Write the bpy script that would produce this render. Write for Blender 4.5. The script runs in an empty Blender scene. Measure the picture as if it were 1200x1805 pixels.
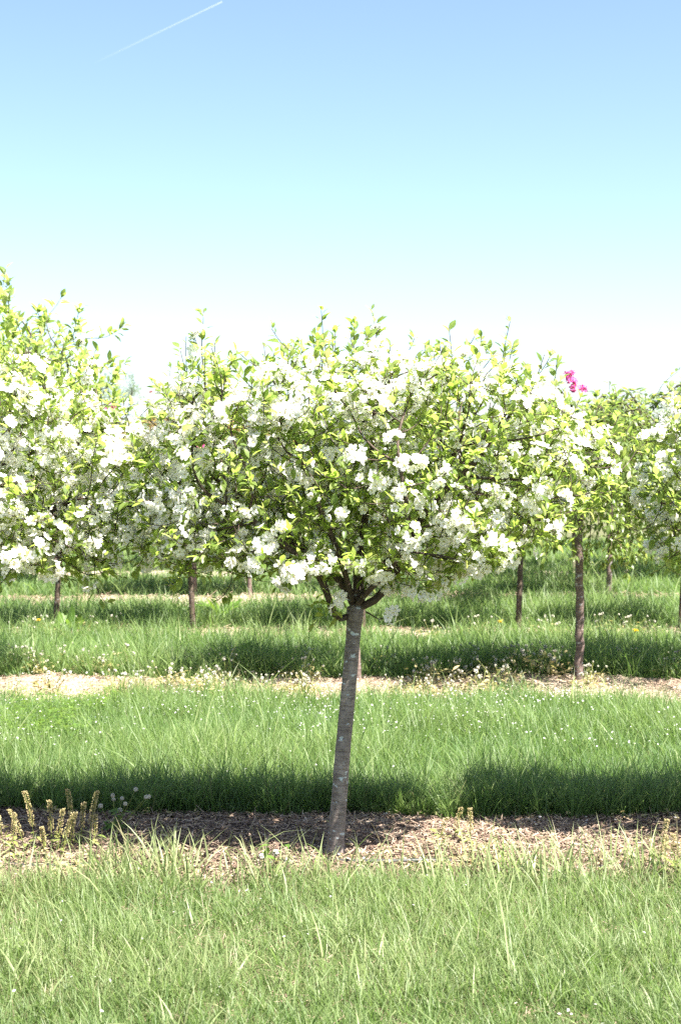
import bpy, math, random
import numpy as np
from mathutils import Vector, Matrix

R = math.radians
scene = bpy.context.scene
COL = scene.collection
rng = np.random.default_rng(7)
random.seed(7)

# ------------------------------------------------------------------ camera
CAM_H, FPX, PITCH = 1.6, 2607.0, math.atan(117.5 / 2607.0)
cd = bpy.data.cameras.new("camera")
cam = bpy.data.objects.new("camera", cd)
COL.objects.link(cam)
cam.location = (0, 0, CAM_H)
cam.rotation_euler = (math.pi / 2 - PITCH, 0, 0)
cd.sensor_fit = 'VERTICAL'
cd.sensor_height = 36.0
cd.lens = FPX / 1805.0 * 36.0
cd.clip_start, cd.clip_end = 0.1, 20000
cd.dof.use_dof = True
cd.dof.focus_distance = 5.7
cd.dof.aperture_fstop = 6.3
scene.camera = cam

# ------------------------------------------------------------------ light
SUN_TO = Vector((0.69, -0.56, 1.45)).normalized()
EL = math.asin(SUN_TO.z)
AZ = math.atan2(SUN_TO.x, SUN_TO.y)
w = bpy.data.worlds.new("World")
scene.world = w
w.use_nodes = True
nt = w.node_tree
nt.nodes.clear()
sky = nt.nodes.new('ShaderNodeTexSky')
sky.sky_type = 'NISHITA'
sky.sun_disc = False
sky.sun_elevation = EL
sky.sun_rotation = AZ
sky.air_density = 0.78
sky.dust_density = 1.1
sky.ozone_density = 1.5
bg = nt.nodes.new('ShaderNodeBackground')
bg.inputs[1].default_value = 0.05
wo = nt.nodes.new('ShaderNodeOutputWorld')
nt.links.new(sky.outputs[0], bg.inputs[0])
nt.links.new(bg.outputs[0], wo.inputs[0])

sd = bpy.data.lights.new("sun", 'SUN')
sd.energy = 4.6
sd.angle = R(0.53)
sd.color = (1.0, 0.95, 0.87)
sun = bpy.data.objects.new("sun", sd)
COL.objects.link(sun)
sun.rotation_euler = SUN_TO.to_track_quat('Z', 'Y').to_euler()
sun.location = (6, -4, 12)

vs = scene.view_settings
vs.view_transform = 'Standard'
vs.look = 'None'
vs.exposure = 2.6
vs.gamma = 1.0
scene.cycles.use_denoising = False
scene.cycles.max_bounces = 14
scene.cycles.diffuse_bounces = 10
scene.cycles.glossy_bounces = 2
scene.cycles.transmission_bounces = 10
scene.cycles.transparent_max_bounces = 8

# ------------------------------------------------------------------ helpers
CP, SP = math.cos(PITCH), math.sin(PITCH)


def at(px, py, D):
    """point at world depth y = D seen through pixel (px, py) of the 1200x1805 photo"""
    u, v = (px - 600.0) / FPX, (902.5 - py) / FPX
    dy = CP + v * SP
    dz = -SP + v * CP
    t = D / dy
    return np.array((u * t, D, CAM_H + dz * t))


def depth_of(py):
    v = (902.5 - py) / FPX
    return CAM_H * (CP + v * SP) / (SP - v * CP)


def ground_at(px, py):
    return at(px, py, depth_of(py))


def norm(a):
    a = np.asarray(a, float)
    return a / np.maximum(np.linalg.norm(a, axis=-1, keepdims=True), 1e-9)


class MB:
    def __init__(self):
        self.V, self.Q, self.T, self.r, self.qm, self.tm, self.n = [], [], [], [], [], [], 0

    def add(self, V, Q=None, T=None, rnd=0.5, mat=0):
        V = np.asarray(V, np.float32).reshape(-1, 3)
        self.V.append(V)
        self.r.append(np.broadcast_to(np.asarray(rnd, np.float32), (len(V),)))
        if Q is not None and len(Q):
            Q = np.asarray(Q, np.int64).reshape(-1, 4)
            self.Q.append(Q + self.n)
            self.qm.append(np.full(len(Q), mat, np.int32))
        if T is not None and len(T):
            T = np.asarray(T, np.int64).reshape(-1, 3)
            self.T.append(T + self.n)
            self.tm.append(np.full(len(T), mat, np.int32))
        self.n += len(V)

    def build(self, name, mats, parent=None, smooth=True):
        V = np.concatenate(self.V)
        Q = np.concatenate(self.Q) if self.Q else np.zeros((0, 4), np.int64)
        T = np.concatenate(self.T) if self.T else np.zeros((0, 3), np.int64)
        me = bpy.data.meshes.new(name)
        me.vertices.add(len(V))
        me.vertices.foreach_set("co", V.ravel())
        nl = len(Q) * 4 + len(T) * 3
        me.loops.add(nl)
        me.loops.foreach_set("vertex_index", np.concatenate([Q.ravel(), T.ravel()]).astype(np.int32))
        npoly = len(Q) + len(T)
        me.polygons.add(npoly)
        ls = np.concatenate([np.arange(len(Q)) * 4, len(Q) * 4 + np.arange(len(T)) * 3]).astype(np.int32)
        me.polygons.foreach_set("loop_start", ls)
        mi = np.concatenate(self.qm + self.tm) if (self.qm or self.tm) else np.zeros(0, np.int32)
        if not isinstance(mats, (list, tuple)):
            mats = [mats]
        for m in mats:
            me.materials.append(m)
        me.polygons.foreach_set("material_index", mi.astype(np.int32))
        me.polygons.foreach_set("use_smooth", np.full(npoly, smooth, bool))
        at_ = me.attributes.new("rnd", 'FLOAT', 'POINT')
        at_.data.foreach_set("value", np.concatenate(self.r).astype(np.float32))
        me.update()
        me.validate()
        o = bpy.data.objects.new(name, me)
        COL.objects.link(o)
        if parent is not None:
            o.parent = parent
        return o


def scatter(mb, tv, tq, tt, pos, M, rnd, mat=0):
    """tv (k,3) template, M (n,3,3) with columns = axes, pos (n,3)"""
    n, k = len(pos), len(tv)
    if n == 0:
        return
    V = np.einsum('nij,kj->nki', M, tv) + pos[:, None, :]
    off = (np.arange(n) * k)[:, None, None]
    Q = (np.asarray(tq)[None] + off).reshape(-1, 4) if tq is not None and len(tq) else None
    T = (np.asarray(tt)[None] + off).reshape(-1, 3) if tt is not None and len(tt) else None
    mb.add(V.reshape(-1, 3), Q, T, np.repeat(rnd, k), mat)


def frames(dirs, ups):
    """columns (x = dir, y = side, z = normal)"""
    x = norm(dirs)
    y = norm(np.cross(ups, x))
    z = np.cross(x, y)
    return np.stack([x, y, z], axis=-1)


def tube(mb, P, r, sides=8, rnd=0.5, mat=0, cap=True, wob=0.0):
    P = np.asarray(P, float)
    r = np.broadcast_to(np.asarray(r, float), (len(P),))
    n = len(P)
    t = norm(np.gradient(P, axis=0))
    a = np.array((1, 0, 0.0)) if abs(t[0][0]) < 0.8 else np.array((0, 1.0, 0))
    u = norm(a - t[0] * np.dot(a, t[0]))
    ang = np.arange(sides) * 2 * math.pi / sides
    rings = []
    for i in range(n):
        u = norm(u - t[i] * np.dot(u, t[i]))
        v = np.cross(t[i], u)
        rr = r[i] * (1 + (wob * rng.standard_normal(sides) if wob else 0))
        rings.append(P[i] + (np.cos(ang) * rr)[:, None] * u + (np.sin(ang) * rr)[:, None] * v)
    V = np.concatenate(rings)
    i = np.arange(n - 1)[:, None] * sides
    j = np.arange(sides)[None]
    jn = (j + 1) % sides
    Q = np.stack([i + j, i + jn, i + sides + jn, i + sides + j], -1).reshape(-1, 4)
    T = None
    if cap:
        V = np.vstack([V, P[-1] + t[-1] * r[-1] * 0.6, P[0] - t[0] * r[0] * 0.1])
        e = n * sides
        b = (n - 1) * sides
        jj = np.arange(sides)
        T = np.concatenate([np.stack([b + jj, b + (jj + 1) % sides, np.full(sides, e)], -1),
                            np.stack([(jj + 1) % sides, jj, np.full(sides, e + 1)], -1)])
    mb.add(V, Q, T, rnd, mat)


def empty(name, loc, label=None, cat=None, group=None, rz=0.0, s=1.0):
    o = bpy.data.objects.new(name, None)
    o.empty_display_size = 0.1
    COL.objects.link(o)
    o.location = Vector([float(c) for c in loc])
    o.rotation_euler = (0, 0, rz)
    o.scale = (s, s, s)
    return tag(o, label, cat, group)


def tag(o, label=None, cat=None, group=None, kind=None):
    if label: o['label'] = label
    if cat: o['category'] = cat
    if group: o['group'] = group
    if kind: o['kind'] = kind
    return o


def copy_thing(src, loc, label, group=None, rz=0.0, s=1.0, sz=None):
    r = src.copy()
    COL.objects.link(r)
    r.location = Vector([float(c) for c in loc])
    r.rotation_euler = (0, 0, rz)
    r.scale = (s, s, sz or s)
    r['label'] = label
    if group: r['group'] = group
    for ch in list(src.children):
        c = ch.copy()
        COL.objects.link(c)
        c.parent = r
        for g in list(ch.children):
            d = g.copy()
            COL.objects.link(d)
            d.parent = c
    return r


# ------------------------------------------------------------------ materials
def new_mat(name):
    m = bpy.data.materials.new(name)
    m.use_nodes = True
    t = m.node_tree
    t.nodes.clear()
    out = t.nodes.new('ShaderNodeOutputMaterial')
    return m, t, out


def ramp(t, fac, stops):
    n = t.nodes.new('ShaderNodeValToRGB')
    cr = n.color_ramp
    while len(cr.elements) > 1:
        cr.elements.remove(cr.elements[-1])
    cr.elements[0].position = stops[0][0]
    cr.elements[0].color = (*stops[0][1], 1)
    for p, c in stops[1:]:
        e = cr.elements.new(p)
        e.color = (*c, 1)
    t.links.new(fac, n.inputs[0])
    return n.outputs[0]


def attr(t, name="rnd"):
    n = t.nodes.new('ShaderNodeAttribute')
    n.attribute_name = name
    return n.outputs['Fac']


def noise(t, scale, detail=4, rough=0.6, coord='Object', vec_scale=None):
    tc = t.nodes.new('ShaderNodeTexCoord')
    src = tc.outputs[coord]
    if vec_scale:
        mp = t.nodes.new('ShaderNodeMapping')
        mp.inputs['Scale'].default_value = vec_scale
        t.links.new(src, mp.inputs[0])
        src = mp.outputs[0]
    n = t.nodes.new('ShaderNodeTexNoise')
    n.inputs['Scale'].default_value = scale
    n.inputs['Detail'].default_value = detail
    n.inputs['Roughness'].default_value = rough
    t.links.new(src, n.inputs['Vector'])
    return n.outputs['Fac']


def leaf_mat(name, stops, trans_stops, tw=0.45, rough=0.4, spec=0.5):
    m, t, out = new_mat(name)
    a = attr(t)
    p = t.nodes.new('ShaderNodeBsdfPrincipled')
    p.inputs['Roughness'].default_value = rough
    p.inputs['Specular IOR Level'].default_value = spec
    t.links.new(ramp(t, a, stops), p.inputs['Base Color'])
    tr = t.nodes.new('ShaderNodeBsdfTranslucent')
    t.links.new(ramp(t, a, trans_stops), tr.inputs['Color'])
    mx = t.nodes.new('ShaderNodeMixShader')
    mx.inputs[0].default_value = tw
    t.links.new(p.outputs[0], mx.inputs[1])
    t.links.new(tr.outputs[0], mx.inputs[2])
    t.links.new(mx.outputs[0], out.inputs[0])
    return m


M_leaf = leaf_mat("apple_leaf",
                  [(0, (.075, .125, .024)), (.5, (.12, .17, .042)), (.85, (.17, .215, .065)), (1, (.23, .23, .09))],
                  [(0, (.34, .48, .07)), (.5, (.45, .60, .11)), (1, (.58, .64, .18))], .55, .42, .55)
M_leaf_bronze = leaf_mat("bronze_leaf",
                         [(0, (.10, .10, .03)), (.5, (.16, .13, .04)), (1, (.24, .14, .07))],
                         [(0, (.28, .28, .06)), (1, (.5, .32, .14))], .45, .4, .5)
M_leaf_weep = leaf_mat("weeping_leaf",
                       [(0, (.07, .115, .026)), (.6, (.115, .16, .045)), (.93, (.15, .17, .04)), (1, (.22, .11, .06))],
                       [(0, (.24, .38, .06)), (.6, (.34, .46, .085)), (1, (.44, .44, .12))], .5, .38, .5)
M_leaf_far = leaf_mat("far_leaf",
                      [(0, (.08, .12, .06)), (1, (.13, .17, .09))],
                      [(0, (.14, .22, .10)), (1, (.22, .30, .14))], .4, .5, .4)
M_petal = leaf_mat("white_petal",
                   [(0, (.89, .885, .85)), (.7, (.90, .89, .87)), (1, (.90, .84, .84))],
                   [(0, (.90, .89, .83)), (1, (.90, .87, .83))], .56, .6, .2)
M_pink = leaf_mat("pink_petal",
                  [(0, (.62, .08, .30)), (1, (.75, .18, .42))],
                  [(0, (.65, .10, .34)), (1, (.75, .22, .45))], .4, .6, .2)
M_yellow = leaf_mat("yellow_petal",
                    [(0, (.80, .55, .01)), (1, (.85, .62, .04))],
                    [(0, (.75, .5, .01)), (1, (.8, .6, .03))], .3, .6, .2)
M_stamen = leaf_mat("stamen",
                    [(0, (.45, .42, .08)), (1, (.55, .48, .16))],
                    [(0, (.4, .4, .06)), (1, (.5, .45, .1))], .2, .6, .2)
M_stem = leaf_mat("green_stem",
                  [(0, (.10, .14, .03)), (1, (.20, .20, .06))],
                  [(0, (.16, .22, .04)), (1, (.28, .28, .08))], .2, .5, .3)
M_pod = leaf_mat("seed_pod",
                 [(0, (.28, .25, .12)), (.6, (.42, .36, .19)), (1, (.42, .29, .18))],
                 [(0, (.40, .38, .10)), (1, (.5, .4, .18))], .35, .5, .3)
M_clock = leaf_mat("seed_fluff",
                   [(0, (.55, .50, .38)), (1, (.72, .70, .63))],
                   [(0, (.7, .68, .6)), (1, (.8, .78, .74))], .4, .8, .1)
GR_T = [(0, (.15, .28, .045)), (.45, (.26, .39, .10)), (.8, (.34, .44, .16)), (.9, (.24, .24, .10)), (1, (.24, .20, .11))]
M_grass = leaf_mat("lawn_grass",
                   [(0, (.070, .120, .032)), (.45, (.15, .20, .074)), (.8, (.25, .275, .135)), (.88, (.16, .155, .075)),
                    (1, (.21, .17, .10))], GR_T, .42, .52, .5)
M_grass_tall = leaf_mat("tall_grass",
                        [(0, (.048, .105, .024)), (.5, (.12, .18, .052)), (.9, (.20, .23, .10)), (.96, (.15, .15, .065)),
                         (1, (.19, .17, .09))], GR_T, .42, .52, .5)
M_clover = leaf_mat("clover_leaf",
                    [(0, (.07, .14, .02)), (1, (.13, .20, .035))],
                    [(0, (.18, .32, .03)), (1, (.28, .40, .05))], .4, .45, .4)


def bark_mat(name, dark, mid, light, lichen=0.0):
    m, t, out = new_mat(name)
    p = t.nodes.new('ShaderNodeBsdfPrincipled')
    p.inputs['Roughness'].default_value = .75
    p.inputs['Specular IOR Level'].default_value = .35
    f1 = noise(t, 9, 6, .65, vec_scale=(3, 3, 1.0))
    c = ramp(t, f1, [(.25, dark), (.5, mid), (.75, light)])
    # horizontal lenticel bands
    f2 = noise(t, 26, 3, .6, vec_scale=(1, 1, 5.0))
    c2 = ramp(t, f2, [(.38, (.38, .34, .33)), (.52, (.9, .9, .9)), (.7, (1.0, 1.0, 1.0))])
    mul = t.nodes.new('ShaderNodeMixRGB')
    mul.blend_type = 'MULTIPLY'
    mul.inputs[0].default_value = .7
    t.links.new(c, mul.inputs[1])
    t.links.new(c2, mul.inputs[2])
    col = mul.outputs[0]
    if lichen:
        f3 = noise(t, 24, 3, .55, vec_scale=(1, 1, 2.2))
        k = ramp(t, f3, [(.63, (0, 0, 0)), (.66, (1, 1, 1))])
        mx = t.nodes.new('ShaderNodeMixRGB')
        mx.inputs[2].default_value = (.42, .46, .47, 1)
        sc = t.nodes.new('ShaderNodeMath')
        sc.operation = 'MULTIPLY'
        sc.inputs[1].default_value = lichen
        t.links.new(k, sc.inputs[0])
        t.links.new(sc.outputs[0], mx.inputs[0])
        t.links.new(col, mx.inputs[1])
        col = mx.outputs[0]
    t.links.new(col, p.inputs['Base Color'])
    b = t.nodes.new('ShaderNodeBump')
    b.inputs['Strength'].default_value = .55
    b.inputs['Distance'].default_value = .006
    t.links.new(f2, b.inputs['Height'])
    b2 = t.nodes.new('ShaderNodeBump')
    b2.inputs['Strength'].default_value = .5
    b2.inputs['Distance'].default_value = .008
    t.links.new(noise(t, 60, 6, .7), b2.inputs['Height'])
    t.links.new(b.outputs[0], b2.inputs['Normal'])
    t.links.new(b2.outputs[0], p.inputs['Normal'])
    t.links.new(p.outputs[0], out.inputs[0])
    return m


M_bark = bark_mat("apple_bark", (.10, .08, .072), (.20, .165, .148), (.31, .265, .235), .85)
M_bark_twig = bark_mat("twig_bark", (.035, .024, .018), (.065, .045, .032), (.11, .08, .06), .35)
M_bark_tall = bark_mat("tall_bark", (.09, .062, .055), (.14, .10, .085), (.2, .15, .13), .5)


def soil_mat(name, stops, scale, bump=.6):
    m, t, out = new_mat(name)
    p = t.nodes.new('ShaderNodeBsdfPrincipled')
    p.inputs['Roughness'].default_value = .95
    p.inputs['Specular IOR Level'].default_value = .15
    f = noise(t, scale, 8, .7)
    t.links.new(ramp(t, f, stops), p.inputs['Base Color'])
    b = t.nodes.new('ShaderNodeBump')
    b.inputs['Strength'].default_value = bump
    b.inputs['Distance'].default_value = .02
    t.links.new(noise(t, scale * 5, 6, .7), b.inputs['Height'])
    t.links.new(b.outputs[0], p.inputs['Normal'])
    t.links.new(p.outputs[0], out.inputs[0])
    return m


M_ground = soil_mat("turf_soil", [(.3, (.05, .07, .028)), (.55, (.10, .10, .05)), (.75, (.19, .16, .09))], 9.0)
M_mulch = soil_mat("mulch_soil", [(.3, (.09, .063, .05)), (.5, (.19, .145, .115)), (.7, (.33, .27, .21))], 14.0, .9)
M_mulch_pale = soil_mat("mulch_pale", [(.3, (.22, .17, .13)), (.5, (.36, .29, .23)), (.7, (.48, .40, .33))], 10.0, .9)
M_chip = leaf_mat("wood_chip",
                  [(0, (.05, .032, .024)), (.35, (.155, .105, .078)), (.7, (.32, .24, .18)), (1, (.52, .43, .33))],
                  [(0, (.1, .07, .05)), (1, (.3, .25, .2))], .05, .85, .2)
M_hose, _t, _o = new_mat("black_hose")
_p = _t.nodes.new('ShaderNodeBsdfPrincipled')
_p.inputs['Base Color'].default_value = (.03, .03, .033, 1)
_p.inputs['Roughness'].default_value = .45
_t.links.new(_p.outputs[0], _o.inputs[0])

# ------------------------------------------------------------------ ground
ROWS = [  # tree-row depth, mulch front edge, mulch back edge
    (5.75, 5.42, 6.28), (9.8, 8.98, 10.0), (12.5, 12.05, 12.75), (15.5, 14.7, 15.5), (18.6, 17.9, 18.6), (22.0, 21.6, 22.4)]


def wav(x, k):
    return np.sin(x * 1.7 + k * 2.1) * .5 + np.sin(x * 3.9 + k) * .3 + np.sin(x * 8.3 + k * 5) * .2


EW = (.10, .2, .2, .32, .4, .4)


def edge_front(x, i):
    e = ROWS[i][1] + EW[i] * wav(x, i + .3)
    if i == 1:   # turf grows over part of the second strip
        e = e + .55 * np.exp(-((x - 1.02) / .38) ** 2) + .35 * np.exp(-((x + .95) / .22) ** 2)
    if i >= 3:
        e = e + np.minimum(.85, 1.2 * np.clip(x - .1, 0, 9)) - .2
    return np.minimum(e, ROWS[i][2] - .12 + EW[i] * wav(x, i + 7.7))


def edge_back(x, i): return ROWS[i][2] + EW[i] * wav(x, i + 7.7)


mb = MB()
xs = np.concatenate([[-900, -200, -60], np.linspace(-14, 14, 57), [60, 200, 900]])
ys = np.concatenate([[-200, -20], np.linspace(0, 30, 61), [60, 150, 400, 1200, 3000]])
GX, GY = np.meshgrid(xs, ys)
V = np.stack([GX.ravel(), GY.ravel(), np.zeros(GX.size)], -1)
nx = len(xs)
ii = np.arange(len(ys) - 1)[:, None] * nx + np.arange(nx - 1)[None]
Q = np.stack([ii, ii + 1, ii + nx + 1, ii + nx], -1).reshape(-1, 4)
mb.add(V, Q)
ground = mb.build("ground", M_ground)
tag(ground, "grassy earth of the orchard running back to the horizon", "ground", kind='structure')

for i, (D, a, b) in enumerate(ROWS):
    mb = MB()
    half = .30 * D + 2.0
    xs = np.linspace(-half, half, int(half * 26))
    ns = 9
    V = []
    for x in xs:
        f, bk = edge_front(x, i) - .08, edge_back(x, i) + .08
        for k in range(ns):
            s = k / (ns - 1)
            z = .004 + (.028 * math.sin(math.pi * s) * (1 + .5 * float(wav(x * 3, k))) if 0 < k < ns - 1 else 0)
            V.append((x, f + (bk - f) * s, z))
    n = len(xs)
    ii = np.arange(n - 1)[:, None] * ns + np.arange(ns - 1)[None]
    Q = np.stack([ii, ii + ns, ii + ns + 1, ii + 1], -1).reshape(-1, 4)
    mb.add(np.array(V), Q)
    o = mb.build("mulch_path" if i else "mulch_path", M_mulch if i == 0 else M_mulch_pale)
    words = ["brown mulch strip under the main blossom tree", "pale mulch strip under the second tree row",
             "pale mulch strip under the third tree row", "pale mulch strip under the fourth tree row",
             "pale mulch strip under the fifth tree row", "pale mulch strip under the sixth tree row"][i]
    tag(o, words, "path", kind='structure')

def vnoise(x, y, s, seed):
    """cheap smooth value noise 0..1"""
    g = np.random.default_rng(seed).random((64, 64))
    u, v = x * s + 100, y * s + 100
    i, j = np.floor(u).astype(int), np.floor(v).astype(int)
    fu, fv = u - i, v - j
    fu, fv = fu * fu * (3 - 2 * fu), fv * fv * (3 - 2 * fv)
    a, b = g[i % 64, j % 64], g[(i + 1) % 64, j % 64]
    c, d = g[i % 64, (j + 1) % 64], g[(i + 1) % 64, (j + 1) % 64]
    return (a * (1 - fu) + b * fu) * (1 - fv) + (c * (1 - fu) + d * fu) * fv


# wood chips
box_v = np.array([(x, y, z) for x in (-.5, .5) for y in (-.5, .5) for z in (-.5, .5)], float)
box_q = np.array([(0, 1, 3, 2), (4, 6, 7, 5), (0, 4, 5, 1), (2, 3, 7, 6), (0, 2, 6, 4), (1, 5, 7, 3)])


def rand_frames(n, tilt):
    az = rng.uniform(0, 2 * math.pi, n)
    d = np.stack([np.cos(az), np.sin(az), rng.normal(0, tilt, n)], -1)
    up = np.stack([rng.normal(0, tilt, n), rng.normal(0, tilt, n), np.ones(n)], -1)
    return frames(d, up)


for i, cnt, size, words in ((0, 26000, 1.0, "brown bark chips covering the mulch under the main tree"),
                            (1, 12000, 1.4, "pale straw chips littering the second row strip"),
                            (2, 3000, 2.0, "pale straw chips littering the third row strip"),
                            (3, 3000, 2.4, "pale straw chips littering the fourth row strip")):
    D = ROWS[i][0]
    half = .26 * D + 1.0
    x = rng.uniform(-half, half, cnt)
    f = np.array([edge_front(q, i) for q in x]) - .05
    bk = np.array([edge_back(q, i) for q in x]) + .05
    s = rng.uniform(0, 1, cnt)
    pos = np.stack([x, f + (bk - f) * s, .012 + .03 * np.sin(math.pi * s) + rng.uniform(0, .012, cnt)], -1)
    M = rand_frames(cnt, .3)
    sc = np.stack([rng.gamma(4, .006, cnt), rng.uniform(.002, .0075, cnt), rng.uniform(.0015, .003, cnt)], -1) * size
    straw = rng.random(cnt) < (.16 if i == 0 else .35)
    sc[straw] *= (2.1, .45, .7)
    if i: sc[:, 1] *= .7
    mb = MB()
    pv_ = vnoise(x, pos[:, 1], 2.3, 60 + i)
    r_ = np.clip(rng.beta(1.5, 2.4, cnt) + .35 * (pv_ - .5), 0, 1) if i == 0 else np.clip(.35 + .5 * rng.beta(2, 1.5, cnt) + .5 * (pv_ - .5), 0, 1)
    r_[straw] = np.maximum(r_[straw], .72)
    scatter(mb, box_v, box_q, None, pos, M * sc[:, None, :], r_)
    o = mb.build("wood_chips", M_chip, smooth=False)
    tag(o, words, "wood chips", kind='stuff')


# ------------------------------------------------------------------ grass
def blades(mb, base, h, wd, az, lean, bend, rnd, seg=4):
    n = len(base)
    d = np.stack([np.cos(az), np.sin(az)], -1)
    face = az + math.pi / 2 + rng.normal(0, .5, n)
    side = np.stack([np.cos(face), np.sin(face), np.zeros(n)], -1)
    V = []
    for k in range(seg + 1):
        s = k / seg
        out = h * (lean * s + bend * s * s)
        up = h * s * np.sqrt(np.maximum(.06, 1 - (lean + bend * s) ** 2 * .6))
        c = np.stack([base[:, 0] + d[:, 0] * out, base[:, 1] + d[:, 1] * out, base[:, 2] + up], -1)
        if k < seg:
            ww = (wd * (1 - s ** 1.8) * (.75 + .5 * s * (1 - s) * 2))[:, None] * .5
            V += [c - side * ww, c + side * ww]
        else:
            V.append(c)
    V = np.stack(V, 1)
    k = V.shape[1]
    tq = np.array([(2 * j, 2 * j + 1, 2 * j + 3, 2 * j + 2) for j in range(seg - 1)])
    tt = np.array([(2 * seg - 2, 2 * seg - 1, 2 * seg)])
    off = (np.arange(n) * k)[:, None, None]
    mb.add(V.reshape(-1, 3), (tq[None] + off).reshape(-1, 4), (tt[None] + off).reshape(-1, 3), np.repeat(rnd, k))


def grass_strip(name, label, y0, y1, dens, hmean, wmean, mat, i_front=None, i_back=None, dry=.06, edge_tall=1.0,
                tuft=.5, thin_front=0.0, thin_back=0.0, seed=1, extra=None, patch=.0, coarse=.025):
    half0 = .245 * y1 + 1.2
    n = int(dens * (y1 - y0 + .1) * 2 * half0)
    x = rng.uniform(-half0, half0, n)
    y = rng.uniform(y0 - .1, y1 + .1, n)
    keep = np.abs(x) < .245 * y + 1.2
    x, y = x[keep], y[keep]
    n = len(x)
    # gather part of the blades into tufts
    nt_ = max(10, n // 22)
    tx, ty = x[:nt_], y[:nt_]
    which = rng.integers(0, nt_, n)
    is_t = rng.random(n) < tuft
    ang = rng.uniform(0, 2 * math.pi, n)
    rad = np.abs(rng.normal(0, .035, n))
    sx = np.where(is_t, tx[which] + np.cos(ang) * rad, x)
    sy = np.where(is_t, ty[which] + np.sin(ang) * rad, y)
    az = np.where(is_t, ang + rng.normal(0, .5, n), rng.uniform(0, 2 * math.pi, n))
    x, y = sx, sy
    df = np.full(n, 9.0)
    db = np.full(n, 9.0)
    if i_back is not None:    # mulch edge in front of this strip
        df = y - edge_back(x, i_back)
    if i_front is not None:   # mulch edge behind this strip
        db = edge_front(x, i_front) - y
    keep = (df > -.02 * rng.random(n)) & (db > -.06 * rng.random(n))
    if thin_back:
        keep &= rng.random(n) < np.clip(.12 + db / thin_back, 0, 1)
    pn = vnoise(x, y, 1.6, seed)
    if patch:
        keep &= rng.random(n) < np.clip(1 - patch * np.clip((pn - .55) * 4, 0, 1), 0, 1)
    x, y, az, df, db, pn, is_t = x[keep], y[keep], az[keep], df[keep], db[keep], pn[keep], is_t[keep]
    n = len(x)
    pn2 = vnoise(x, y, 4.5, seed + 5)
    h = hmean * rng.gamma(9, 1 / 9, n) * (.42 + .75 * pn2 + .42 * pn)
    h *= 1 + (edge_tall - 1) * np.exp(-np.clip(df, 0, 9) / .35) * (.35 + 1.3 * vnoise(x, y, 3.1, seed + 9))
    wd = wmean * rng.uniform(.6, 1.35, n)
    lean = np.abs(rng.normal(.22, .18, n)) + is_t * .12
    bend = np.abs(rng.normal(.35, .28, n))
    r_ = np.clip(rng.beta(2.2, 3, n) * .72 + .34 * (pn - .5) + .16 * (pn2 - .5), 0, .8)
    isdry = rng.random(n) < dry * (1 + 5 * np.exp(-np.clip(db, 0, 9) / .22) * (1 if thin_back else 0)) * (.4 + 1.2 * pn)
    r_ = np.where(isdry, rng.uniform(.88, 1, n), r_)
    lean = np.where(isdry, lean + .35, lean)
    wd = np.where(isdry, wd * .65, wd)
    base = np.stack([x, y, np.full(n, -.004)], -1)
    mb = MB()
    blades(mb, base, h, wd, az, np.clip(lean, 0, 1.0), np.clip(bend, 0, 1.1), r_)
    # coarse, broader blades standing out of the sward
    if coarse:
        c = rng.random(n) < coarse
        nc = int(c.sum())
        blades(mb, base[c], h[c] * rng.uniform(1.1, 1.7, nc), wd[c] * rng.uniform(1.4, 2.3, nc), rng.uniform(0, 6.28, nc), np.clip(lean[c] * 1.1, 0, .9),
               np.clip(bend[c] * 1.3, 0, 1.1), np.clip(rng.normal(.58, .16, nc), .2, .82), 5)
    if extra:
        extra(mb)
    o = mb.build(name, mat)
    tag(o, label, "grass", kind='stuff')
    return n


def front_extra(mb):
    # broad pale quack-grass blades along the edge of the mulch
    spots = [(80, 14), (120, 16), (200, 60), (240, 60), (290, 60), (320, 60), (150, 18), (20, 14), (420, 30), (480, 40), (560, 26),
             (790, 40), (850, 40), (930, 55), (985, 45), (1010, 40), (900, 40), (1080, 40), (1140, 45), (1180, 40), (700, 14), (640, 14)]
    B, H, W, A, L, Bn, Rn = [], [], [], [], [], [], []
    for px, k in spots:
        for _ in range(k):
            p = ground_at(px + rng.normal(0, 26), rng.uniform(1528, 1580))
            B.append((p[0], p[1], -.004)); H.append(rng.uniform(.10, .23)); W.append(rng.uniform(.005, .011))
            A.append(rng.uniform(0, 6.28)); L.append(abs(rng.normal(.25, .2))); Bn.append(abs(rng.normal(.3, .3)))
            Rn.append(rng.uniform(.55, .82) if rng.random() < .85 else .93)
    blades(mb, np.array(B), np.array(H), np.array(W), np.array(A), np.clip(L, 0, .9), np.clip(Bn, 0, 1), np.array(Rn), 5)


def back_extra(mb):
    # arching tussocks leaning over the back edge of the mulch
    B, H, W, A, L, Bn, Rn = [], [], [], [], [], [], []
    for _ in range(120):
        x = rng.uniform(-2.1, 2.1)
        y = edge_back(x, 0) + rng.uniform(.0, .25)
        big = rng.uniform(.6, 1.25)
        for _k in range(int(rng.integers(30, 75))):
            a = rng.uniform(0, 6.28)
            B.append((x + math.cos(a) * rng.uniform(0, .05), y + math.sin(a) * rng.uniform(0, .05), -.004)); H.append(rng.uniform(.14, .27) * big)
            W.append(rng.uniform(.003, .0055)); A.append(a); L.append(abs(rng.normal(.28, .2))); Bn.append(abs(rng.normal(.45, .3)))
            Rn.append(rng.uniform(.1, .75) if rng.random() < .96 else .95)
    blades(mb, np.array(B), np.array(H), np.array(W), np.array(A), np.clip(L, 0, .9), np.clip(Bn, 0, 1.1), np.array(Rn), 5)


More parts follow.
